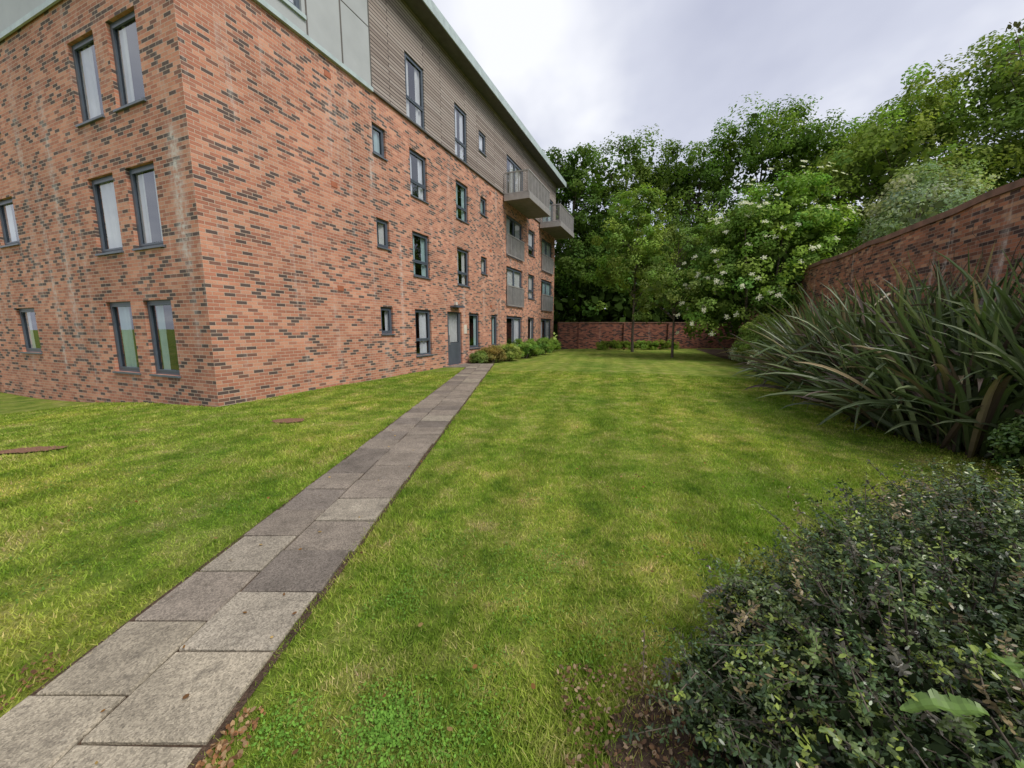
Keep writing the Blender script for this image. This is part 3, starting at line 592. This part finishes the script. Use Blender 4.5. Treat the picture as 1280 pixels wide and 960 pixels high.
# ------------------------------------------------------------ grass blades
R=np.random.RandomState(3)
n=520000; r=.85+R.rand(n)**1.25*13.5; th=R.uniform(-1.02,1.02,n); x=r*np.sin(th); y=r*np.cos(th)
def inpoly(x,y,poly):
    ins=np.zeros(len(x),bool); p=poly; j=len(p)-1
    for i in range(len(p)):
        xi,yi=p[i];xj,yj=p[j]; c=((yi>y)!=(yj>y))&(x<(xj-xi)*(y-yi)/(yj-yi+1e-12)+xi); ins^=c; j=i
    return ins
ed=R.normal(0,.014,n)+.02*np.sin(y*5.3+x)*np.sin(y*2.1)
onpath=(x>pl(y)+.012+ed)&(x<pr(y)-.012+ed)
lx=(x+6.05)*.38376+(y-7.79)*.92343; ly=-(x+6.05)*.92343+(y-7.79)*.38376
inb=(lx>0)&(ly>0)
b1=inpoly(x+R.normal(0,.07,n),y+R.normal(0,.07,n),bed1)
bl=inpoly(x+R.normal(0,.12,n),y+R.normal(0,.12,n),bedL+[(30,29),(30,2)])
pt=(((x+3.87)/.26)**2+((y-6.5)/.15)**2<1)|(((x+6.35)/.4)**2+((y-4.85)/.14)**2<1)
edge=((np.abs(x-pr(y)-.03)<.05)&(y<1.6)&(R.rand(n)<.75))|((np.abs(x-pl(y)+.03)<.04)&(y<2.2)&(R.rand(n)<.6))
nearb=(y<2.4)&(R.rand(n)<.5)&(np.sin(x*9+np.sin(y*5))*np.cos(y*7+x*4)>.25)
keep=~(onpath|inb|(b1&(R.rand(n)<.84))|(bl&(R.rand(n)<.93))|(pt&(R.rand(n)<.85))|edge|nearb)
x,y,r=x[keep],y[keep],r[keep]; n=len(x); hgt=R.uniform(.014,.036,n)*(1+.35*np.sin(x*2.1+1)*np.sin(y*1.7)); wd=.0026*(1+r*.22); a=R.uniform(0,2*math.pi,n); ln=R.uniform(.2,1.4,n)*hgt; a2=R.uniform(0,2*math.pi,n)
z=gz(x,y); dx=np.cos(a)*wd; dy=np.sin(a)*wd
V=np.zeros((n,3,3)); V[:,0]=np.stack([x-dx,y-dy,z-.002],1); V[:,1]=np.stack([x+dx,y+dy,z-.002],1); V[:,2]=np.stack([x+ln*np.cos(a2),y+ln*np.sin(a2),z+hgt],1)
br_=R.uniform(.7,1.5,(n,1))*np.array([[1,1,1]]); dry=R.rand(n)<(.10+.14*(r<3)); br_[dry]=br_[dry]*np.array([1.5,1.15,2.2])
fast_mesh('grass_blades',V,3,br_,M_blade)
def litter(name,n,box,size,cols,mat,z=.02,tilt=.35,clus=None,spread=.08):
    if clus: 
        cx=R.uniform(box[0],box[1],clus); cy=R.uniform(box[2],box[3],clus); i=R.randint(0,clus,n); x=cx[i]+R.normal(0,spread,n); y=cy[i]+R.normal(0,spread,n)
    else: x=R.uniform(box[0],box[1],n); y=R.uniform(box[2],box[3],n)
    ok=~((x>pl(y)-.03)&(x<pr(y)+.03)) if name!='fallen_leaves' else np.ones(n,bool)
    x,y=x[ok],y[ok]; n=len(x)
    C=np.stack([x,y,gz(x,y)+z+R.uniform(0,.012,n)],1); Nn=np.array([0,0,1.])+R.normal(0,tilt,(n,3)); L=size*R.uniform(.6,1.4,n); c=np.array(cols)[R.randint(0,len(cols),n)]*R.uniform(.7,1.3,(n,1)); leaves(name,C,Nn,L,L*.7,c,mat,None,HX)
litter('clover_patch',3000,(-.95,-.1,1.15,1.45),.012,[(.15,.30,.05),(.19,.36,.06)],M_leaf,.014,.5,18,.07)
litter('clover_patch',3200,(-1.,1.5,1.5,3.5),.012,[(.15,.28,.05)],M_leaf,.014,.5,50,.06)
litter('clover_patch',2600,(-5.,-2.2,1.5,4.5),.013,[(.13,.24,.045)],M_leaf,.014,.5,40,.08)
litter('fallen_leaves',220,(-4,3.,1.0,6),.024,[(.25,.13,.05),(.38,.26,.11),(.15,.08,.04)],M_leaf,.036)
litter('bark_chippings',300,(-1.17,-1.02,.9,1.4),.022,[(.34,.17,.08),(.2,.11,.06),(.42,.28,.16)],M_leaf,.016,.6)
litter('bark_chippings',160,(-2.3,-2.12,1.,1.7),.02,[(.28,.15,.08),(.18,.1,.06)],M_leaf,.016,.6)
litter('bark_chippings',1500,(.2,1.2,.9,1.6),.018,[(.24,.14,.08),(.15,.09,.055),(.36,.26,.17)],M_leaf,.02,.6)
